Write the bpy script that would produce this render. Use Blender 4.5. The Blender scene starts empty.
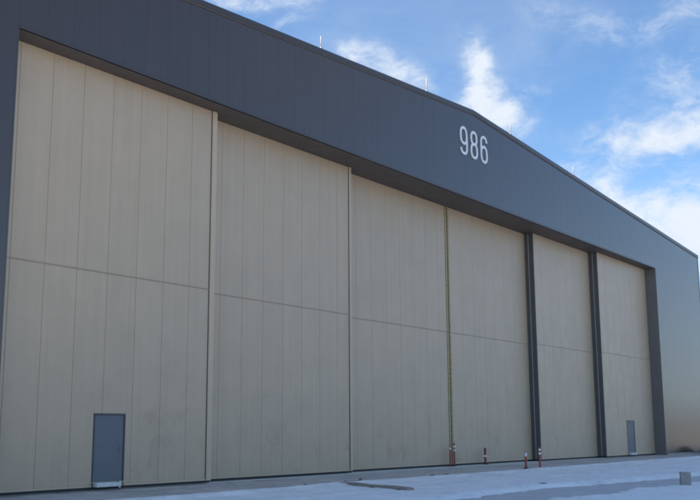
import bpy, bmesh, math, random
from mathutils import Vector, Matrix, noise
random.seed(7)
S = bpy.context.scene
COL = S.collection

# ------------------------------------------------------------------ helpers
class MB:
    """collects boxes, prisms and sweeps; build() links them as one mesh"""
    def __init__(s): s.bm = bmesh.new()
    def box(s, x0, x1, y0, y1, z0, z1):
        v = [s.bm.verts.new(p) for p in ((x0,y0,z0),(x1,y0,z0),(x1,y1,z0),(x0,y1,z0),
                                         (x0,y0,z1),(x1,y0,z1),(x1,y1,z1),(x0,y1,z1))]
        for f in ((0,3,2,1),(4,5,6,7),(0,1,5,4),(1,2,6,5),(2,3,7,6),(3,0,4,7)):
            s.bm.faces.new([v[i] for i in f])
    def prism(s, pts, y0, y1):
        """pts: (x,z) polygon, counter-clockwise seen from -y; extruded from y0 to y1"""
        a = [s.bm.verts.new((x,y0,z)) for x,z in pts]; b = [s.bm.verts.new((x,y1,z)) for x,z in pts]
        s.bm.faces.new(a); s.bm.faces.new(b[::-1])
        n = len(pts)
        for i in range(n):
            j = (i+1) % n
            s.bm.faces.new((a[j],a[i],b[i],b[j]))
    def panel(s, x0, x1, z0, z1a, z1b, yf, depth, ch=.012):
        """upright cladding panel with chamfered long edges, top running from z1a to z1b"""
        yb = yf+depth
        pr = [(x0,yb),(x0,yf+ch),(x0+ch,yf),(x1-ch,yf),(x1,yf+ch),(x1,yb)]
        def zt(x): return z1a+(z1b-z1a)*(x-x0)/(x1-x0)
        lo = [s.bm.verts.new((x,y,z0)) for x,y in pr]; hi = [s.bm.verts.new((x,y,zt(x))) for x,y in pr]
        n = len(pr)
        for i in range(n):
            j = (i+1) % n
            s.bm.faces.new((lo[i],lo[j],hi[j],hi[i]))
        s.bm.faces.new(lo[::-1]); s.bm.faces.new(hi)
    def lathe(s, prof, n=16, c=(0,0,0)):
        rings = []
        for r,z in prof:
            rings.append([s.bm.verts.new((c[0]+r*math.cos(2*math.pi*k/n), c[1]+r*math.sin(2*math.pi*k/n), c[2]+z)) for k in range(n)])
        for a,b in zip(rings, rings[1:]):
            for k in range(n):
                s.bm.faces.new((a[k],a[(k+1)%n],b[(k+1)%n],b[k]))
        s.bm.faces.new(rings[0][::-1]); s.bm.faces.new(rings[-1])
    def tube(s, pts, r, n=10):
        rings = []
        for i,p in enumerate(pts):
            p = Vector(p)
            d = (Vector(pts[min(i+1,len(pts)-1)])-Vector(pts[max(i-1,0)])).normalized()
            u = d.orthogonal().normalized(); w = d.cross(u)
            rings.append([s.bm.verts.new(p+u*r*math.cos(2*math.pi*k/n)+w*r*math.sin(2*math.pi*k/n)) for k in range(n)])
        for a,b in zip(rings, rings[1:]):
            for k in range(n):
                s.bm.faces.new((a[k],a[(k+1)%n],b[(k+1)%n],b[k]))
        s.bm.faces.new(rings[0][::-1]); s.bm.faces.new(rings[-1])
    def build(s, name, mat, parent=None, smooth=False, bevel=0):
        if bevel:
            bmesh.ops.bevel(s.bm, geom=list(s.bm.edges), offset=bevel, segments=2, affect='EDGES', clamp_overlap=True)
        bmesh.ops.recalc_face_normals(s.bm, faces=s.bm.faces)
        me = bpy.data.meshes.new(name); s.bm.to_mesh(me); s.bm.free()
        if smooth:
            for p in me.polygons: p.use_smooth = True
        me.materials.append(mat)
        o = bpy.data.objects.new(name, me); COL.objects.link(o)
        if parent: o.parent = parent
        return o

def empty(name, loc, rz=0):
    o = bpy.data.objects.new(name, None); COL.objects.link(o)
    o.location = loc; o.rotation_euler = (0,0,rz); o.empty_display_size = .3
    return o
def tag(o, label=None, cat=None, group=None, kind=None):
    if label: o['label'] = label
    if cat: o['category'] = cat
    if group: o['group'] = group
    if kind: o['kind'] = kind
    return o
def copy_tree(o, parent=None):
    c = o.copy(); COL.objects.link(c)
    if parent: c.parent = parent
    for ch in list(o.children): copy_tree(ch, c)
    return c

# ------------------------------------------------------------------ materials
class NT:
    def __init__(s, nt): s.nt = nt
    def n(s, t, **kw):
        x = s.nt.nodes.new(t)
        for k,v in kw.items():
            if k.startswith('i_'): x.inputs[k[2:].replace('_',' ')].default_value = v
            else: setattr(x, k, v)
        return x
    def l(s, a, b): s.nt.links.new(a, b)
    def val(s, sock, v):
        if isinstance(v, bpy.types.NodeSocket): s.l(v, sock)
        else: sock.default_value = v
    def m(s, op, a, b=None, c=None):
        x = s.nt.nodes.new('ShaderNodeMath'); x.operation = op
        s.val(x.inputs[0], a)
        if b is not None: s.val(x.inputs[1], b)
        if c is not None: s.val(x.inputs[2], c)
        return x.outputs[0]
    def noise(s, vec, scale, detail=4, rough=.5, dist=0):
        x = s.nt.nodes.new('ShaderNodeTexNoise')
        x.inputs['Scale'].default_value = scale; x.inputs['Detail'].default_value = detail
        x.inputs['Roughness'].default_value = rough; x.inputs['Distortion'].default_value = dist
        if vec is not None: s.l(vec, x.inputs['Vector'])
        return x.outputs['Fac']
    def ramp(s, fac, stops):
        x = s.nt.nodes.new('ShaderNodeValToRGB')
        e = x.color_ramp.elements
        while len(e) < len(stops): e.new(.5)
        for q,(p,c) in zip(e, stops):
            q.position = p; q.color = (c[0],c[1],c[2],1) if isinstance(c, tuple) else (c,c,c,1)
        s.l(fac, x.inputs[0]); return x.outputs[0]
    def maprange(s, v, a, b, c, d):
        x = s.nt.nodes.new('ShaderNodeMapRange'); s.val(x.inputs[0], v)
        for i,q in enumerate((a,b,c,d)): x.inputs[i+1].default_value = q
        return x.outputs[0]
    def mix(s, f, a, b, mode='MIX'):
        x = s.nt.nodes.new('ShaderNodeMix'); x.data_type = 'RGBA'; x.blend_type = mode
        s.val(x.inputs[0], f)
        for i,v in ((6,a),(7,b)):
            if isinstance(v, bpy.types.NodeSocket): s.l(v, x.inputs[i])
            else: x.inputs[i].default_value = (v[0],v[1],v[2],1)
        return x.outputs[2]

def mat(name, col, rough=.5, metal=0, var=.08, vscale=1.5, bump=0, bscale=30, stretch=(1,1,1), spec=.5, ior=1.5, coat=0, coat_rough=.1, coat_ior=1.5, rvar=.06, streaks=0, dirt=0, rib=0, ribamt=0):
    """painted / weathered surface: base colour with worn low-contrast mottling and uneven gloss"""
    m = bpy.data.materials.new(name); m.use_nodes = True
    t = NT(m.node_tree); b = m.node_tree.nodes['Principled BSDF']
    tc = t.n('ShaderNodeTexCoord').outputs['Object']
    mp = t.n('ShaderNodeMapping'); t.l(tc, mp.inputs[0]); mp.inputs['Scale'].default_value = stretch
    v = mp.outputs[0]
    f = t.noise(v, vscale, 6, .6)
    k = t.maprange(f, .3, .7, 1-var, 1+var)
    if streaks:
        mp2 = t.n('ShaderNodeMapping'); t.l(tc, mp2.inputs[0]); mp2.inputs['Scale'].default_value = (2.2,2.2,.06)
        g = t.noise(mp2.outputs[0], 1.6, 5, .65)
        k = t.m('MULTIPLY', k, t.maprange(g, .35, .72, 1+streaks*.4, 1-streaks))
    c = t.mix(1, col, k, 'MULTIPLY')
    if dirt:   # mud splashed and wiped low on the cladding
        sp = t.n('ShaderNodeSeparateXYZ'); t.l(tc, sp.inputs[0])
        dm = t.maprange(t.noise(tc, .75, 7, .68, .6), .54, .68, 0, 1)
        dm = t.m('MULTIPLY', dm, t.maprange(sp.outputs['Z'], 1.2, 5.5, dirt, 0))
        c = t.mix(dm, c, (.17,.115,.075))
    t.l(c, b.inputs['Base Color'])
    r = t.noise(v, vscale*2.3, 4)
    t.l(t.maprange(r, .3, .7, rough-rvar, rough+rvar), b.inputs['Roughness'])
    b.inputs['Metallic'].default_value = metal
    b.inputs['Specular IOR Level'].default_value = spec; b.inputs['IOR'].default_value = ior
    b.inputs['Coat Weight'].default_value = coat; b.inputs['Coat Roughness'].default_value = coat_rough; b.inputs['Coat IOR'].default_value = coat_ior
    if rib:    # shallow rolled ribs running up the sheet
        sp2 = t.n('ShaderNodeSeparateXYZ'); t.l(tc, sp2.inputs[0])
        u = t.m('PINGPONG', sp2.outputs['X'], rib/2)
        hgt = t.m('SMOOTH_MIN', t.m('MULTIPLY', u, 2/rib), .35, .15)
        hgt = t.m('ADD', hgt, t.m('MULTIPLY', t.noise(tc, .9, 3), .5))
        bn = t.n('ShaderNodeBump'); bn.inputs['Strength'].default_value = ribamt; bn.inputs['Distance'].default_value = .012
        t.l(hgt, bn.inputs['Height']); t.l(bn.outputs[0], b.inputs['Normal'])
    elif bump:
        bn = t.n('ShaderNodeBump'); bn.inputs['Strength'].default_value = bump; bn.inputs['Distance'].default_value = .02
        t.l(t.noise(v, bscale, 4), bn.inputs['Height']); t.l(bn.outputs[0], b.inputs['Normal'])
    return m

M = {}
M['dark_panel'] = mat('charcoal_cladding', (.054,.041,.036), .21, var=.05, vscale=.5, ior=1.52, rvar=.012, streaks=.08, rib=.34, ribamt=.25)
M['dark_trim']  = mat('charcoal_trim', (.050,.040,.038), .33, var=.05, ior=1.46, rvar=0)
M['soffit']     = mat('charcoal_soffit', (.115,.098,.088), .6, var=.08, vscale=.8, spec=.3)
M['post']       = mat('dark_grey_post', (.095,.095,.095), .5, var=.08)
M['jamb']       = mat('grey_jamb_metal', (.16,.155,.15), .5, var=.06)
M['tan']        = mat('tan_door_cladding', (.455,.358,.252), .42, var=.035, vscale=.7, spec=.4, streaks=.05, dirt=.22, rib=.2117, ribamt=.30)
M['tan_trim']   = mat('tan_trim', (.50,.395,.28), .45, var=.04, spec=.4)
M['rail']       = mat('brown_grey_flashing', (.31,.23,.165), .5, var=.06)
M['rubber']     = mat('black_rubber', (.018,.020,.024), .7)
M['ped']        = mat('blue_grey_door_paint', (.130,.145,.165), .45, var=.06, ior=1.33)
M['frame']      = mat('dark_door_frame', (.045,.05,.06), .45)
M['steel']      = mat('galvanised_steel', (.42,.43,.44), .45, metal=.8)
M['step']       = mat('worn_pale_step', (.60,.60,.60), .6, var=.2, vscale=5)
M['guide']      = mat('pale_guide_metal', (.34,.34,.34), .45)
M['white']      = mat('white_paint', (.78,.78,.77), .45, var=.04)
M['digit']      = mat('pale_grey_letter_metal', (.70,.74,.79), .45, var=.04)
M['rod']        = mat('bright_aluminium', (.55,.55,.55), .5, metal=.0, var=.03)
M['orange']     = mat('red_orange_plastic', (.33,.085,.075), .55, var=.12, vscale=6)
M['maroon']     = mat('faded_dark_red_plastic', (.22,.07,.068), .55, var=.12, vscale=6)
M['band']       = mat('white_reflective_band', (.80,.80,.78), .4)
M['timber']     = mat('weathered_timber', (.30,.265,.225), .8, var=.25, vscale=4, stretch=(1,12,12), bump=.4, bscale=8)
M['pipe']       = mat('dull_grey_pipe', (.13,.135,.15), .45, metal=.4, var=.15)
M['block']      = mat('rough_grey_concrete', (.31,.30,.285), .85, var=.25, vscale=7, bump=.5, bscale=25)
M['heap']       = mat('dark_red_brown_tarp', (.055,.032,.035), .7, var=.25, vscale=5, bump=.3, bscale=9)
M['clod']       = mat('frozen_dirt', (.17,.155,.145), .9, var=.3, vscale=20, bump=.6, bscale=40)
M['drip']       = mat('brown_grey_drip_metal', (.12,.09,.075), .5, rvar=0)
M['roof']       = mat('grey_roof_metal', (.30,.31,.33), .4, metal=.3)

# hazard strip: yellow and black bands
def hazard():
    m = bpy.data.materials.new('hazard_strip'); m.use_nodes = True
    t = NT(m.node_tree); b = m.node_tree.nodes['Principled BSDF']
    tc = t.n('ShaderNodeTexCoord').outputs['Object']
    sp = t.n('ShaderNodeSeparateXYZ'); t.l(tc, sp.inputs[0])
    a = t.m('ADD', sp.outputs['Z'], sp.outputs['X'])
    fr = t.m('FRACT', t.m('MULTIPLY', a, 4.0))
    k = t.m('GREATER_THAN', fr, .62)
    w = t.maprange(t.noise(tc, 6, 4), .3, .7, .7, 1.1)
    c = t.mix(k, (.38,.315,.13), (.28,.235,.12))
    c = t.mix(1, c, w, 'MULTIPLY')
    t.l(c, b.inputs['Base Color']); b.inputs['Roughness'].default_value = .6
    return m
M['hazard'] = hazard()

def concrete():
    m = bpy.data.materials.new('apron_concrete'); m.use_nodes = True
    t = NT(m.node_tree); b = m.node_tree.nodes['Principled BSDF']
    tc = t.n('ShaderNodeTexCoord').outputs['Object']
    sp = t.n('ShaderNodeSeparateXYZ'); t.l(tc, sp.inputs[0])
    n1 = t.noise(tc, .35, 6, .6); n2 = t.noise(tc, 2.5, 6, .65); n3 = t.noise(tc, 40, 3)
    c = t.ramp(n1, [(.3,(.41,.395,.37)),(.5,(.50,.485,.455)),(.7,(.57,.555,.52))])
    c = t.mix(1, c, t.maprange(n2, .3, .7, .72, 1.2), 'MULTIPLY')
    c = t.mix(1, c, t.maprange(n3, .3, .7, .9, 1.1), 'MULTIPLY')
    # sawn joints every 5 m across the slab and one along it
    jx = t.m('LESS_THAN', t.m('ABSOLUTE', t.m('SUBTRACT', t.m('FRACT', t.m('DIVIDE', sp.outputs['X'], 5.0)), .5)), .0025)
    jy = t.m('LESS_THAN', t.m('ABSOLUTE', t.m('ADD', sp.outputs['Y'], .6)), .015)
    c = t.mix(t.m('MAXIMUM', jx, jy), c, (.05,.05,.05))
    # damp patches and left-over packed snow
    wet = t.maprange(t.noise(tc, .9, 5, .6, .6), .55, .66, 0, .4)
    c = t.mix(wet, c, (.085,.085,.085))
    fr = t.maprange(t.noise(tc, 1.5, 7, .72, .4), .56, .66, 0, .6)
    c = t.mix(fr, c, (.62,.64,.67))
    t.l(c, b.inputs['Base Color'])
    t.l(t.maprange(wet, 0, .4, .85, .5), b.inputs['Roughness'])
    bn = t.n('ShaderNodeBump'); bn.inputs['Strength'].default_value = .3; bn.inputs['Distance'].default_value = .01
    t.l(n3, bn.inputs['Height']); t.l(bn.outputs[0], b.inputs['Normal'])
    return m
M['apron'] = concrete()

def snowmat():
    m = bpy.data.materials.new('old_snow'); m.use_nodes = True
    t = NT(m.node_tree); b = m.node_tree.nodes['Principled BSDF']
    tc = t.n('ShaderNodeTexCoord').outputs['Object']
    n1 = t.noise(tc, .5, 6, .6); n2 = t.noise(tc, 3, 6, .7); n3 = t.noise(tc, 22, 4, .6)
    c = t.ramp(n1, [(.3,(.74,.77,.79)),(.5,(.83,.85,.86)),(.7,(.90,.91,.92))])
    dirt = t.maprange(n2, .56, .74, 0, .5)
    c = t.mix(dirt, c, (.36,.35,.34))
    t.l(c, b.inputs['Base Color']); b.inputs['Roughness'].default_value = .75
    b.inputs['Specular IOR Level'].default_value = .3
    bn = t.n('ShaderNodeBump'); bn.inputs['Strength'].default_value = .8; bn.inputs['Distance'].default_value = .05
    t.l(t.m('ADD', n2, t.m('MULTIPLY', n3, .35)), bn.inputs['Height']); t.l(bn.outputs[0], b.inputs['Normal'])
    return m
M['snow'] = snowmat()

def pavemat():
    """old asphalt with slush round the hangar, farther out an unseen grass field with snow patches, warmed for bounce light"""
    m = bpy.data.materials.new('asphalt_and_bounce_field'); m.use_nodes = True
    t = NT(m.node_tree); b = m.node_tree.nodes['Principled BSDF']
    tc = t.n('ShaderNodeTexCoord').outputs['Object']
    n1 = t.noise(tc, .6, 6, .65); n2 = t.noise(tc, 5, 6, .7); n3 = t.noise(tc, 60, 3)
    a = t.ramp(n2, [(.3,(.34,.33,.325)),(.5,(.45,.44,.43)),(.72,(.58,.575,.57))])
    a = t.mix(1, a, t.maprange(n1, .3, .7, .8, 1.2), 'MULTIPLY')
    a = t.mix(1, a, t.maprange(n3, .3, .7, .85, 1.15), 'MULTIPLY')
    sl = t.maprange(t.noise(tc, 1.4, 7, .72, .5), .36, .60, .2, .85)
    a = t.mix(sl, a, (.55,.57,.60))
    g = t.ramp(t.noise(tc, .08, 7, .65), [(.3,(.29,.235,.185)),(.5,(.37,.31,.25)),(.62,(.42,.365,.305)),(.70,(.75,.75,.75))])  # unseen field, tinted and brought close to bounce warm light onto the doors
    ln = t.n('ShaderNodeVectorMath', operation='LENGTH')
    sb = t.n('ShaderNodeVectorMath', operation='SUBTRACT'); t.l(tc, sb.inputs[0]); sb.inputs[1].default_value = (46,10,0)
    t.l(sb.outputs[0], ln.inputs[0])
    far = t.maprange(t.m('ADD', ln.outputs['Value'], t.m('MULTIPLY', n1, 8)), 60, 64, 0, 1)
    c = t.mix(far, a, g)
    t.l(c, b.inputs['Base Color'])
    t.l(t.maprange(n2, .3, .7, .55, .85), b.inputs['Roughness'])
    bn = t.n('ShaderNodeBump'); bn.inputs['Strength'].default_value = .4; bn.inputs['Distance'].default_value = .015
    t.l(n3, bn.inputs['Height']); t.l(bn.outputs[0], b.inputs['Normal'])
    return m
M['pave'] = pavemat()
M['hill'] = mat('brown_hillside', (.16,.13,.10), .9, var=.35, vscale=.01, spec=.1)

# ------------------------------------------------------------------ dimensions (metres)
XL, XR, H = 17.60, 75.02, 13.96            # door opening
CX, RZ, SL = 46.45, 18.955, .0615          # ridge and roof slope
BX0, BX1 = 6.70, 86.22                     # building ends
Y1, Y2, Y3 = .834, 1.45, 2.03            # front faces of the staggered leaves
DEPTH = 62.0
def zt(x): return RZ-abs(x-CX)*SL

# ------------------------------------------------------------------ hangar
hangar = empty('hangar', (CX, 0, 0))
tag(hangar, 'huge charcoal metal hangar with low gable and tall tan sliding doors standing on snowy pavement', 'hangar')
def hb(mb, name, m, **k):
    o = mb.build(name, m, None, **k)
    o.parent = hangar; o.matrix_parent_inverse = Matrix.Translation((-CX,0,0))
    return o
TOP = -.13   # cladding stops below the coping
# front wall: upright cladding panels about a metre wide before a backing skin
f = MB()
def wallrun(x0, x1, z0, w=1.02):
    n = max(1, round((x1-x0)/w)); d = (x1-x0)/n
    for i in range(n):
        a, b = x0+i*d, x0+(i+1)*d
        if a < CX < b:
            f.panel(a+.003, CX, z0, zt(a)+TOP, zt(CX)+TOP, 0, .07, .0025); f.panel(CX+.0005, b-.003, z0, zt(CX)+TOP, zt(b)+TOP, 0, .07, .0025)
        else:
            f.panel(a+.001, b-.001, z0, zt(a)+TOP, zt(b)+TOP, 0, .07, .0025)
wallrun(BX0+.10, XL, .12); wallrun(XL, CX, H); wallrun(CX, XR, H); wallrun(XR, BX1-.10, .12)
f.prism([(BX0+.1,.12),(XL,.12),(XL,zt(XL)+TOP),(BX0+.1,zt(BX0)+TOP)], .073, .35)
f.prism([(XR,.12),(BX1-.1,.12),(BX1-.1,zt(BX1)+TOP),(XR,zt(XR)+TOP)], .073, .35)
f.prism([(XL+.001,H+.004),(XR-.001,H+.004),(XR-.001,zt(XR)+TOP),(CX,RZ+TOP),(XL+.001,zt(XL)+TOP)], .073, .35)
hb(f, 'front_wall', M['dark_panel'])
for x0, x1 in ((BX0, XL-.3), (XR+.3, BX1)):
    b = MB(); b.box(x0, x1, .02, .36, 0, .118); hb(b, 'plinth', M['block'])
# side and rear walls
for x0, x1 in ((BX0+.02, BX0+.09), (BX1-.09, BX1-.02)):
    s = MB(); y = .40
    while y < DEPTH-.5:
        s.box(x0, x1, y+.004, y+1.016, 0, zt(BX0)-.22); y += 1.02
    s.box(x0+.02, x1-.02, .38, DEPTH-.02, 0, zt(BX0)-.23)
    hb(s, 'side_wall', M['dark_panel'])
s = MB(); s.prism([(BX0+.12,0),(BX1-.12,0),(BX1-.12,zt(BX1)-.2),(CX,RZ-.2),(BX0+.12,zt(BX0)-.2)], DEPTH-.3, DEPTH-.03)
hb(s, 'rear_wall', M['dark_panel'])
# corner trims
for x0, x1 in ((BX0-.02, BX0+.10), (BX1-.10, BX1+.02)):
    c = MB(); c.box(x0, x1, -.018, .37, .121, zt(x0 if x0 < CX else x1)-.21)
    hb(c, 'corner_trim', M['dark_trim'])
# roof, coping and gutters
for sgn in (-1, 1):
    xe = BX0-.12 if sgn < 0 else BX1+.12
    r = MB()
    p = [(CX,RZ-.005),(xe,zt(xe)-.005),(xe,zt(xe)-.13),(CX,RZ-.13)]
    r.prism(p if sgn < 0 else p[::-1], .06, DEPTH+.1)
    hb(r, 'roof', M['roof'])
    c = MB()
    ce = BX0-.04 if sgn < 0 else BX1+.04
    q = [(CX,RZ+.025),(ce,zt(ce)+.025),(ce,zt(ce)-.20),(CX,RZ-.20)]
    c.prism(q if sgn < 0 else q[::-1], -.055, .057)
    q = [(CX,RZ-.202),(ce,zt(ce)-.202),(ce,zt(ce)-.25),(CX,RZ-.25)]
    hb(c, 'coping', M['dark_trim'])
    c = MB(); c.prism(q if sgn < 0 else q[::-1], -.034, -.002); hb(c, 'drip_strip', M['drip'])
    g = MB(); gx = BX0-.13 if sgn < 0 else BX1+.03
    g.box(gx, gx+.10, .07, DEPTH, zt(BX0)-.33, zt(BX0)-.17)
    hb(g, 'gutter', M['dark_trim'])
# soffit over the doors, with panel joints
s = MB(); n = 24; d = (XR-XL)/n
for i in range(n): s.box(XL+i*d+.004, XL+(i+1)*d-.004, .004, 3.2, H, H+.003)
s.box(XL, XR, .36, 3.2, H+.006, H+.12)
hb(s, 'soffit', M['soffit'])
s = MB(); s.box(XL-.01, XR+.01, -.012, -.001, H-.005, H+.11); hb(s, 'head_flashing', M['dark_trim'])
# jambs
for x0, x1, xx in ((XL-.25, XL, XL), (XR, XR+.25, XR)):
    j = MB(); j.box(x0, x1, .352, 3.2, 0, H-.006); j.box(x0+.002 if xx == XL else x0, x1 if xx == XL else x1-.002, .351 if False else .0735, .3515, .12, .121)
    hb(j, 'jamb', M['jamb'])
    j = MB(); j.box(x0+.19 if xx == XL else x0-.006, x1+.006 if xx == XL else x1-.19, -.004, .36, .0, H-.006)
    hb(j, 'jamb_flashing', M['jamb'] if xx == XR else M['dark_panel'])
b = MB(); b.box(XL-.3, XR+.3, 3.2, 3.3, 0, H+.3); hb(b, 'inner_lining', M['rubber'])
# rails in the slab
t = MB()
for y in (Y1, Y2, Y3):
    for dy in (.18, .42): t.box(XL, XR, y+dy-.035, y+dy+.035, .004, .030)
hb(t, 'door_track', M['steel'])

# ---- sliding leaves
MID = 7.05
def leaf(x0, x1, y, seam0, ped=None, end=None, trim=0, edge=None, label=None):
    """one telescoping leaf: clad face in 1.27 m strips and two tiers"""
    TH = .60; Z0, Z1 = .12, H-.012
    p = MB()
    p.box(x0, x1, y+.035, y+TH, Z0, Z1)
    xs = [x0]; s = seam0
    while s <= x0+.05: s += 1.27
    while s < x1-.08: xs.append(s); s += 1.27
    xs.append(x1)
    tiers = ((Z0+.063, MID-.022), (MID+.022, Z1))
    G = .0045
    for a, b in zip(xs, xs[1:]):
        for za, zb in tiers:
            if ped and za < 2 and b > ped[0]-.05 and a < ped[1]+.05:
                if a+.02 < ped[0]-.06: p.panel(a+G, ped[0]-.06, za, zb, zb, y, .034, .007)
                if b-.02 > ped[1]+.06: p.panel(ped[1]+.06, b-G, za, zb, zb, y, .034, .007)
                p.panel(max(a+G, ped[0]-.059), min(b-G, ped[1]+.059), ped[3]+.06, zb, zb, y, .034, .007)
            else:
                p.panel(a+G, b-G, za, zb, zb, y, .034, .007)
    root = hb(p, 'hangar_door', M['tan'])
    if label: root['label'] = label
    def sub(mb, name, m, **k):
        o = mb.build(name, m, None, **k); o.parent = root
        return o
    r = MB(); r.box(x0+.003, x1-.003, y-.012, y+.034, MID-.020, MID+.020); sub(r, 'mid_rail', M['rail'])
    def skip(mb, ya, yb, za, zb):
        if ped: mb.box(x0+.003, ped[0]-.062, ya, yb, za, zb); mb.box(ped[1]+.062, x1-.003, ya, yb, za, zb)
        else: mb.box(x0+.003, x1-.003, ya, yb, za, zb)
    r = MB(); skip(r, y-.010, y+.034, Z0+.002, Z0+.060); sub(r, 'bottom_flashing', M['tan_trim'])
    r = MB(); r.box(x0+.02, x1-.02, y+.02, y+TH-.05, .034, Z0-.002); sub(r, 'bottom_seal', M['rubber'])
    if trim:
        r = MB(); r.box(x1-trim, x1+.008, y-.045, y-.002, Z0, Z1); sub(r, 'edge_trim', M['tan_trim'])
        r = MB(); r.box(x1-trim-.030, x1-trim-.002, y-.006, y-.002, Z0, Z1); sub(r, 'trim_shadow', M['rubber'])  # black strip standing for the shadow line the trim casts on its left
    if end:   # dark end post facing the middle of the opening
        r = MB(); r.box(x0-.05, x0-.002, y-.004, y+.27, .12, Z1); r.box(x0-.05, x0-.002, y+.37, y+.61, .12, Z1)
        r.box(x0-.03, x0-.002, y+.272, y+.368, .12, Z1)
        sub(r, 'end_post', M['post'])
        r = MB(); r.box(x0-.075, x0-.031, y+.295, y+.345, .12, Z1); sub(r, 'guide_strip', M['guide'])
    if edge == 'right':
        r = MB(); r.box(x1-.19, x1-.125, y-.03, y-.002, Z0, Z1); sub(r, 'safety_edge', M['hazard'])
    if edge == 'left':
        r = MB(); r.box(x0+.0, x0+.12, y-.045, y-.002, Z0, Z1); sub(r, 'safety_edge', M['hazard'])
    if ped:
        a, b, z0, z1 = ped
        fr = MB()
        fr.box(a-.055, a-.001, y-.012, y+.034, z0, z1+.055); fr.box(b+.001, b+.055, y-.012, y+.034, z0, z1+.055)
        fr.box(a-.001, b+.001, y-.012, y+.034, z1+.001, z1+.055)
        sub(fr, 'door_frame', M['frame'])
        d = MB(); d.box(a+.002, b-.002, y+.012, y+.0345, z0+.01, z1-.002)
        sub(d, 'personnel_door', M['ped'])
        h = MB(); h.box(b-.155, b-.085, y+.002, y+.011, z0+.86, z0+1.16)
        h.tube([(b-.12,y+.004,z0+1.02),(b-.12,y-.06,z0+1.02),(b-.25,y-.06,z0+1.02)], .012)
        sub(h, 'door_handle', M['pipe'])
        for zz in (.25, 1.05, 1.85):
            h = MB(); h.box(a-.02, a+.015, y-.022, y-.0125, z0+zz-.06, z0+zz+.06); sub(h, 'hinge', M['pipe'])
        h = MB(); h.box(a+.0, b-.22, y-.22, y-.012, z0-.15, z0-.02); sub(h, 'threshold', M['step'], bevel=.015)
        h = MB(); h.box(b-.20, b-.12, y-.08, y-.012, .07, z0+.02); h.box(a-.06, b+.06, y-.05, y+.034, z0-.02+.002, z0-.001); sub(h, 'sill', M['steel'])
    return root
X12, X23, X34, X45, X56 = 27.22, 36.95, 46.82, 56.57, 65.43
leaf(XL+.012, X12, Y1, 18.31, ped=(21.83,23.06,.27,2.39), trim=.24, label='near left tan door leaf with a blue grey personnel door')
leaf(X12-.6, X23, Y2, 28.25, trim=.15, label='plain tan door leaf, second from the left')
leaf(X23-.6, X34-.02, Y3, 38.20, edge='right', label='tan door leaf left of the yellow strip at the middle joint')
leaf(X34+.02, X45+.6, Y3, 48.40, edge='left', label='tan door leaf right of the yellow strip at the middle joint')
leaf(X45, X56+.6, Y2, 57.55, end=True, label='tan door leaf between the two dark upright end posts')
leaf(X56, XR-.012, Y1, 66.60, ped=(69.46,70.86,.27,2.45), end=True, label='far right tan door leaf with a narrow looking dark personnel door')

# ------------------------------------------------------------------ numerals on the gable
def stroke(mb, path, w, closed=False, lift=0):
    """flat raised stroke of width w along an (x,z) path"""
    n = len(path); L = []; R = []
    for i in range(n):
        a = Vector(path[(i-1) % n] if closed else path[max(i-1,0)]); c = Vector(path[(i+1) % n] if closed else path[min(i+1,n-1)])
        d = (c-a).normalized(); nn = Vector((-d.y, d.x)); p = Vector(path[i])
        L.append(p+nn*w/2); R.append(p-nn*w/2)
    y0, y1 = -.05-lift, .002+lift
    V = [[mb.bm.verts.new((q.x, y, q.y)) for q in side] for side in (L, R) for y in (y0, y1)]
    lf, lb, rf, rb = V
    for i in range(n if closed else n-1):
        j = (i+1) % n
        for A, B in ((lf,rf),(rf,rb),(rb,lb),(lb,lf)): mb.bm.faces.new((A[i],A[j],B[j],B[i]))
    if not closed:
        for i in (0, n-1): mb.bm.faces.new((lf[i],rf[i],rb[i],lb[i]))
def ell(cx, cz, rx, rz, a0, a1, n=40, e=2.4):
    out = []
    for k in range(n+1):
        a = math.radians(a0+(a1-a0)*k/n); c, s = math.cos(a), math.sin(a)
        out.append((cx+rx*math.copysign(abs(c)**(2/e), c), cz+rz*math.copysign(abs(s)**(2/e), s)))
    return out
DW, DH, SW = .79, 1.56, .145
hw, hh = DW/2-SW/2, DH/2-SW/2
def nine(mb, flip):
    k = -1 if flip else 1
    def T(pts): return [(k*x, k*z) for x, z in pts]
    rzb = .43
    stroke(mb, T(ell(0, hh-rzb, hw, rzb, 0, 360)[:-1]), SW, True)
    tail = [(hw, hh-rzb-.02), (hw, .0), (hw, -hh+.42)]
    tail += ell(0, -hh+.38, hw, .38, 0, -168, 26)[1:]
    stroke(mb, T(tail), SW*.98, lift=.004)
def eight(mb):
    rt = hh*.47; rb = hh-rt
    stroke(mb, ell(0, hh-rt, hw*.92, rt, 0, 360)[:-1], SW, True)
    stroke(mb, ell(0, -hh+rb, hw, rb, 0, 360)[:-1], SW*.98, True, lift=.004)
sign = empty('number_sign', (46.42, 0, 17.0))
tag(sign, 'pale raised numerals 986 fixed to the charcoal wall under the roof peak', 'sign')
for i, dg in enumerate('986'):
    mb = MB()
    if dg == '8': eight(mb)
    else: nine(mb, dg == '6')
    for v in mb.bm.verts: v.co.x += (i-1)*1.13
    o = mb.build('numeral', M['digit'], sign)
    o['label'] = 'raised pale numeral ' + dg

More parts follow.
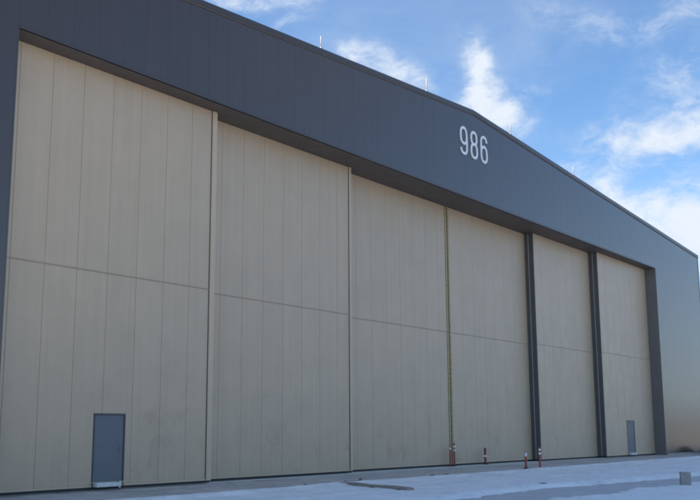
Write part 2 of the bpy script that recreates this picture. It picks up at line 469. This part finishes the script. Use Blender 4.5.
# ------------------------------------------------------------------ lightning rods along the rake
RODLAB = ['thin white lightning rod on the left roof slope, nearest the left edge of the picture',
          'thin white lightning rod on the left roof slope close to the roof peak',
          'thin white lightning rod on the right roof slope close to the roof peak',
          'thin white lightning rod low on the right roof slope, farthest right of all']
proto = None
for i, (x, h) in enumerate(((32.79,.58),(41.63,.70),(50.96,.70),(59.96,.56))):
    if proto is None:
        r = empty('lightning_rod', (0,0,0))
        m = MB(); m.lathe([(.075,-.02),(.075,.02),(.03,.03),(.03,.08)], 12); m.build('base', M['steel'], r)
        m = MB(); m.lathe([(.024,.08),(.024,.55),(.016,.60),(.003,.66)], 8); m.build('rod', M['rod'], r, smooth=True)
        proto = r
    else: r = copy_tree(proto)
    r.location = (x, .0, zt(x)+.03); r.scale = (1.1,1.1,h/.62)
    tag(r, RODLAB[i], 'lightning rod', 'lightning rods along the roof edge')

# ------------------------------------------------------------------ traffic delineators
def delin(name, body, hgt, r, bands):
    root = empty(name, (0,0,0))
    m = MB(); m.lathe([(r*2.7,0),(r*2.7,.03),(r*1.6,.055),(r*1.2,.075)], 18); m.build('base', M['rubber'], root, smooth=False)
    m = MB(); m.lathe([(r*1.15,.076),(r,.14),(r,hgt-.05),(r*.95,hgt-.03),(r*.55,hgt-.025),(r*.55,hgt-.005),(r*.35,hgt)], 18)
    bd = m.build('post', body, root, smooth=True)
    for z0, z1 in bands:
        m = MB(); m.lathe([(r+.003,z0),(r+.004,z0+.004),(r+.004,z1-.004),(r+.003,z1)], 18); m.build('reflective_band', M['band'], bd, smooth=False)
    return root
grp = 'traffic delineator posts along the hangar doors'
d = delin('delineator_post', M['orange'], 1.06, .058, ((.70,.80),(.88,.97))); d.location = (44.86,-3.90,.0)
tag(d, 'tallest red orange delineator post with two white bands, standing at the snow edge', 'traffic post', grp)
d = delin('delineator_post', M['orange'], .82, .054, ((.60,.77),)); d.location = (45.10,-3.05,.002)
tag(d, 'shorter red orange delineator post with one broad white band, just left of the tallest one', 'traffic post', grp)
d = delin('delineator_post', M['maroon'], .92, .07, ((.42,.52),)); d.location = (49.95,1.72,.002)
tag(d, 'dull dark red delineator post standing alone against a tan door', 'traffic post', grp)
d = delin('delineator_post', M['orange'], 1.02, .045, ((.88,.98),)); d.location = (46.12,1.72,.002)
tag(d, 'red delineator post at the foot of the yellow strip, left one of the pair', 'traffic post', grp)
d = delin('delineator_post', M['orange'], 1.22, .05, ((.80,.88),(.98,1.08))); d.location = (46.58,1.74,.002)
tag(d, 'red delineator post at the foot of the yellow strip, right one of the pair', 'traffic post', grp)

# ------------------------------------------------------------------ timber, pipe, block, heap
def bar(name, A, B, w, h, m, z, bev=.006):
    A = Vector(A); B = Vector(B); d = B-A; L = d.length
    mb = MB(); nseg = 8
    prev = None
    for i in range(nseg+1):
        x = L*i/nseg; sag = .012*math.sin(i*1.3)
        ring = [mb.bm.verts.new(p) for p in ((x,-w/2,sag),(x,w/2,sag),(x,w/2,h+sag),(x,-w/2,h+sag))]
        if prev:
            for k in range(4): mb.bm.faces.new((prev[k],prev[(k+1)%4],ring[(k+1)%4],ring[k]))
        else: mb.bm.faces.new(ring)
        prev = ring
    mb.bm.faces.new(prev[::-1])
    o = mb.build(name, m); o.location = (A.x, A.y, z); o.rotation_euler = (0,0,math.atan2(d.y,d.x))
    return o
o = bar('timber_plank', (28.55,-4.15), (26.68,-8.05), .26, .07, M['timber'], .05)
tag(o, 'long weathered brown plank lying on the snow', 'plank')
r = empty('steel_pipe', (27.6,-3.45,0))
tag(r, 'thin grey pipe lying on the concrete edge with an upturned end beside the plank', 'pipe')
m = MB(); m.tube([(.0,-.05,.05),(.8,-.12,.05),(1.7,-.20,.06),(2.55,-.28,.07)], .035); m.build('tube', M['pipe'], r, smooth=True)
m = MB(); m.lathe([(.06,.0),(.06,.10),(.05,.15),(.02,.16)], 12, (2.58,-.29,.01)); m.build('end_cap', M['pipe'], r, smooth=True)
m = MB()
m.box(-.16,.16,-.15,.15,-.02,.46)
bmesh.ops.subdivide_edges(m.bm, edges=list(m.bm.edges), cuts=5, use_grid_fill=True)
for v in m.bm.verts:
    n = noise.noise_vector(v.co*6)*.02; v.co += n
    if v.co.z > .4: v.co.z -= .06*(v.co.x+.16)
blk = m.build('concrete_block', M['block']); blk.location = (33.65,-14.26,0); blk.rotation_euler = (0,0,.5)
tag(blk, 'short grey concrete block standing in the snow on the bare track at lower right', 'block')
m = MB(); bmesh.ops.create_icosphere(m.bm, subdivisions=4, radius=1)
for v in m.bm.verts:
    q = v.co.copy(); v.co = Vector((q.x*1.25, q.y*.55, max(q.z,-.05)*.52))*(1+.30*noise.noise(q*1.7)+.12*noise.noise(q*4.5))
hp = m.build('covered_heap', M['heap'], smooth=True); hp.location = (82.3,-.95,.0)
tag(hp, 'low dark reddish brown heap at the foot of the charcoal wall by the right edge', 'heap')
# frozen dirt clods along the cleared edge
CL = [(29.4,-2.9,.09),(30.2,-3.1,.12),(27.9,-3.0,.08),(37.4,-3.1,.11),(36.6,-2.9,.08),(31.0,-10.45,.2)]
CLL = ['small frozen dirt clod on the concrete just beyond the pipe','larger frozen dirt clod on the concrete near the upturned pipe end',
       'tiny frozen dirt clod on the concrete behind the left end of the pipe','larger of two frozen dirt clods on the concrete right of the plank',
       'smaller of two frozen dirt clods on the concrete right of the plank','dark frozen dirt clod on the snow edge of the bare track']
for (x,y,s), lb in zip(CL, CLL):
    m = MB(); bmesh.ops.create_icosphere(m.bm, subdivisions=3, radius=s)
    for v in m.bm.verts:
        k = 1+.45*noise.noise(v.co/s*1.4+Vector((x,y,0)))+.2*noise.noise(v.co/s*4+Vector((x,y,3)))
        v.co = Vector((v.co.x*k*1.3, v.co.y*k, v.co.z*k*.5))
    o = m.build('dirt_clod', M['clod'], smooth=True); o.location = (x,y,s*.12)
    tag(o, lb, 'dirt clod', 'frozen dirt clods at the snow edge')

# ------------------------------------------------------------------ ground, apron, snow, hills
m = MB()
R_ = 4000
vs = [m.bm.verts.new((46+R_*math.cos(2*math.pi*k/48), R_*math.sin(2*math.pi*k/48), -.012)) for k in range(48)]
m.bm.faces.new(vs); g = m.build('ground', M['pave']); tag(g, kind='structure')
m = MB(); m.box(3, 90, -3.95, 3.19, -.10, 0.0); a = m.build('apron', M['apron']); tag(a, kind='structure')

def rng(a, b, s):
    n = int(round((b-a)/s)); return [a+(b-a)*i/n for i in range(n)]
xs = rng(-12,14,.8)+rng(14,50,.09)+rng(50,95,.3)+[95]
ys = rng(-42,-19,.8)+rng(-19,-2.4,.085)+[-2.4]
def interp(x, T):
    if x <= T[0][0]: return T[0][1]
    for (a,b),(c,d) in zip(T, T[1:]):
        if x <= c: return b+(d-b)*(x-a)/(c-a)
    return T[-1][1]
UP = [(10,-11.3),(24,-11.0),(30,-10.9),(37.6,-11.7),(42.5,-12.3),(60,-13.0),(95,-13.5)]
LO = [(10,-13.4),(25.8,-13.6),(31,-13.6),(36.4,-13.9),(60,-15),(95,-16)]
def sh(x, y):
    n1 = noise.fractal(Vector((x*.22,y*.45,0)), 1, 2, 4); n2 = noise.fractal(Vector((x*1.3,y*1.6,5)), .9, 2, 4)
    base = .045+.022*n1+.018*n2
    # cleared concrete in front of the doors
    e = -3.75-.50*n1-.34*n2
    if 25 < x < 31: e += .25*math.sin((x-25)/6*math.pi)
    t = (e-y)/.20
    k = max(-1.4, min(1, t))
    # bare track across the lower right
    u = interp(x,UP)+.45*n1+.25*n2; l = interp(x,LO)+.5*n1+.25*n2
    dd = max((y-u), (l-y))/.24
    k = min(k, max(-1.0, min(1, dd+1.5*max(0, n2*1.1+n1*.5-.42))))
    # a little berm pushed up along the cleared edge
    # wheel ruts along the apron, trampled patches and crusty lumps
    for yr in (-6.1-.10*math.sin(x*.21), -7.7-.10*math.sin(x*.21)):
        base -= .030*math.exp(-((y-yr-.15*n1)/.13)**2)
    n3 = noise.noise(Vector((x*2.6,y*3.4,9)))
    base += .020*max(0, noise.noise(Vector((x*3.1,y*4.2,2)))) - .030*max(0, n3-.25)
    berm = .08*math.exp(-((y-(e-.7))/.45)**2)
    berm += .07*math.exp(-((y-(u+.6))/.5)**2)
    return (base+berm)*k-.004 if k > 0 else .03*k-.016
m = MB()
grid = [[m.bm.verts.new((x,y,sh(x,y))) for y in ys] for x in xs]
for i in range(len(xs)-1):
    for j in range(len(ys)-1):
        q = (grid[i][j],grid[i+1][j],grid[i+1][j+1],grid[i][j+1])
        if max(v.co.z for v in q) > -.016: m.bm.faces.new(q)
for v in [v for v in m.bm.verts if not v.link_faces]: m.bm.verts.remove(v)
sn = m.build('snow', M['snow'], smooth=True); tag(sn, kind='structure')

m = MB(); N = 160; rows = []
for k in range(N):
    a = 2*math.pi*k/N
    hgt = 12+26*(.5+.5*noise.fractal(Vector((math.cos(a)*3,math.sin(a)*3,1)), 1, 2, 5))
    rows.append([m.bm.verts.new((46+r*math.cos(a), r*math.sin(a), z)) for r,z in ((1500,-1),(1750,hgt*.6),(2100,hgt),(2600,-1))])
for k in range(N):
    A, B = rows[k], rows[(k+1)%N]
    for i in range(3): m.bm.faces.new((A[i],B[i],B[i+1],A[i+1]))
hl = m.build('hills', M['hill'], smooth=True); tag(hl, kind='structure')

# ------------------------------------------------------------------ camera
cam = bpy.data.cameras.new('camera'); co = bpy.data.objects.new('camera', cam); COL.objects.link(co)
cam.sensor_width = 36; cam.lens = 1001.2/700*36; cam.clip_end = 12000; cam.clip_start = .1
PITCH, YAW, ROLL, CD, CH = .1801, .9517, -.0062, 24.84, 1.79
def ray(x2, y2, z=1):
    sr, cr = math.sin(ROLL), math.cos(ROLL)
    r = x2*cr-y2*sr; u = x2*sr+y2*cr
    sp, cp = math.sin(PITCH), math.cos(PITCH)
    fw = z*cp-u*sp; zz = z*sp+u*cp
    sy, cy = math.sin(YAW), math.cos(YAW)
    return Vector((r*cy+fw*sy, -r*sy+fw*cy, zz))
cr_, cu_, cf_ = ray(1,0,0), ray(0,1,0), ray(0,0,1)
mw = Matrix((( cr_.x,cu_.x,-cf_.x,0),(cr_.y,cu_.y,-cf_.y,-CD),(cr_.z,cu_.z,-cf_.z,CH),(0,0,0,1)))
co.matrix_world = mw
S.camera = co

# ------------------------------------------------------------------ light: sun behind the hangar, clear sky with thin cloud
EL, AZ = 29.0, -35.0            # azimuth measured from +y towards +x
sd = Vector((math.sin(math.radians(AZ))*math.cos(math.radians(EL)), math.cos(math.radians(AZ))*math.cos(math.radians(EL)), math.sin(math.radians(EL))))
sun = bpy.data.lights.new('sun', 'SUN'); so = bpy.data.objects.new('sun', sun); COL.objects.link(so)
sun.energy = 5.0; sun.angle = math.radians(.5); sun.color = (1,.88,.72)
so.rotation_euler = sd.to_track_quat('Z', 'Y').to_euler()
w = bpy.data.worlds.new('World'); S.world = w; w.use_nodes = True
t = NT(w.node_tree); bg = w.node_tree.nodes['Background']
sky = t.n('ShaderNodeTexSky'); sky.sky_type = 'NISHITA'; sky.sun_disc = False
sky.sun_elevation = math.radians(EL); sky.sun_rotation = math.radians(AZ); sky.air_density = 1.0; sky.dust_density = .05; sky.ozone_density = 2.4; sky.altitude = 1400
bg.inputs['Strength'].default_value = .085
dirv = t.n('ShaderNodeTexCoord').outputs['Generated']
wn = t.n('ShaderNodeTexNoise'); wn.inputs['Scale'].default_value = 14; wn.inputs['Detail'].default_value = 5; t.l(dirv, wn.inputs['Vector'])
off = t.n('ShaderNodeVectorMath', operation='SUBTRACT'); t.l(wn.outputs['Color'], off.inputs[0]); off.inputs[1].default_value = (.5,.5,.5)
sc = t.n('ShaderNodeVectorMath', operation='SCALE'); t.l(off.outputs[0], sc.inputs[0]); sc.inputs['Scale'].default_value = .035
wd = t.n('ShaderNodeVectorMath', operation='ADD'); t.l(dirv, wd.inputs[0]); t.l(sc.outputs[0], wd.inputs[1])
def cloud(az, el, rx, ry, ang, amp):
    """a soft cloud at compass bearing az and elevation el (degrees), half sizes in degrees"""
    A, E = math.radians(az), math.radians(el)
    d = Vector((math.sin(A)*math.cos(E), math.cos(A)*math.cos(E), math.sin(E)))
    r = Vector((math.cos(A), -math.sin(A), 0)); u = r.cross(d)
    c, s = math.cos(math.radians(ang)), math.sin(math.radians(ang))
    R2 = (r*c+u*s)/math.radians(rx); U2 = (u*c-r*s)/math.radians(ry)
    outs = []
    for v in (R2, U2, d):
        x = t.n('ShaderNodeVectorMath', operation='DOT_PRODUCT'); t.l(wd.outputs[0] if v is not d else dirv, x.inputs[0]); x.inputs[1].default_value = v
        q = x.outputs['Value']
        if v is not d: q = t.m('SUBTRACT', q, v.dot(d))
        outs.append(q)
    r2 = t.m('ADD', t.m('MULTIPLY', outs[0], outs[0]), t.m('MULTIPLY', outs[1], outs[1]))
    g = t.m('MULTIPLY', t.m('EXPONENT', t.m('MULTIPLY', r2, -1)), t.m('GREATER_THAN', outs[2], .3))
    return t.m('MULTIPLY', g, amp)
CLOUDS = [  # azimuth, elevation, half width, half height, turn, amount
    (62.3,19.8,1.0,2.6,12,.85),(63.3,17.9,1.9,1.3,-12,.85),(56.9,20.6,2.6,1.1,-22,.55),(54.6,21.2,1.2,.8,-10,.4),
    (47.2,24.6,2.6,.7,-8,.75),(50.6,23.0,1.9,.45,22,.40),(51,24.4,2.0,.5,5,.3),
    (71.6,15.2,2.8,1.0,8,.6),(74.5,16.2,3.2,1.5,4,.6),(73.6,11.2,3.6,1.5,-12,.95),(70.2,12.5,1.8,1.0,-28,.7),(78,10.0,5,3.0,0,1.0),(67.6,14.3,1.1,.9,0,.45),
    (74,22.3,5.0,1.0,12,.34),(67.5,22.9,3.4,1.0,-14,.30),(74.5,19.4,4.0,1.3,10,.42),(69.5,16.5,2.6,.9,12,.28),(66.5,19.0,2.6,.5,15,.12),
    (95,16,9,4,5,.6),(108,7,16,5,0,.45),(85,5,8,5,0,.7),(130,22,9,3,10,.6),(152,30,12,3,-10,.5),(100,35,10,3,20,.5),(180,18,14,4,0,.6),(235,32,34,15,5,.45),(300,38,30,14,-8,.4),(165,62,26,14,10,.85),(20,22,12,4,0,.5),(-60,25,14,5,10,.5)]  # out-of-view clouds, some added to brighten snow, doors and the wall's reflection
tot = None
for c in CLOUDS:
    o = cloud(*c); tot = o if tot is None else t.m('ADD', tot, o)
mpn = t.n('ShaderNodeMapping'); t.l(wd.outputs[0], mpn.inputs[0]); mpn.inputs['Scale'].default_value = (1,1,1.9)
fb = t.noise(mpn.outputs[0], 19, 12, .66, .25)
veil = t.maprange(t.noise(mpn.outputs[0], 4.5, 8, .62, .3), .42, .8, 0, .24)
# the noise eats into each soft cloud from its edge, leaving wisps and gaps
ero = t.m('MULTIPLY', t.m('SUBTRACT', fb, .5), t.m('MINIMUM', t.m('MULTIPLY', tot, 7), 2.9))
kk = t.m('ADD', tot, ero)
km = t.n('ShaderNodeMapRange'); km.interpolation_type = 'SMOOTHSTEP'; t.l(kk, km.inputs[0])
for i, q in enumerate((.03, 1.30, 0, .97)): km.inputs[i+1].default_value = q
k = t.m('MINIMUM', t.m('ADD', km.outputs[0], veil), .97)
zs = t.n('ShaderNodeSeparateXYZ'); t.l(dirv, zs.inputs[0])
hz = t.maprange(zs.outputs['Z'], .0, .17, .85, 0)   # pale unseen band low over the horizon, added to brighten the wall's reflection
CLOUDC = (4.3, 4.65, 5.1)
sat = t.n('ShaderNodeHueSaturation'); sat.inputs['Saturation'].default_value = 1.10; sat.inputs['Value'].default_value = 1.17; t.l(sky.outputs[0], sat.inputs['Color'])
cc = t.mix(k, t.mix(hz, sat.outputs[0], (3.3,4.1,5.5)), CLOUDC)
t.l(cc, bg.inputs['Color'])

# ------------------------------------------------------------------ render settings
S.render.engine = 'CYCLES'
S.view_settings.view_transform = 'Standard'; S.view_settings.look = 'None'
S.view_settings.gamma = 1; S.view_settings.use_curve_mapping = False
S.view_settings.exposure = 1.2
S.cycles.filter_width = 1.9
S.render.resolution_x = 1024; S.render.resolution_y = 731
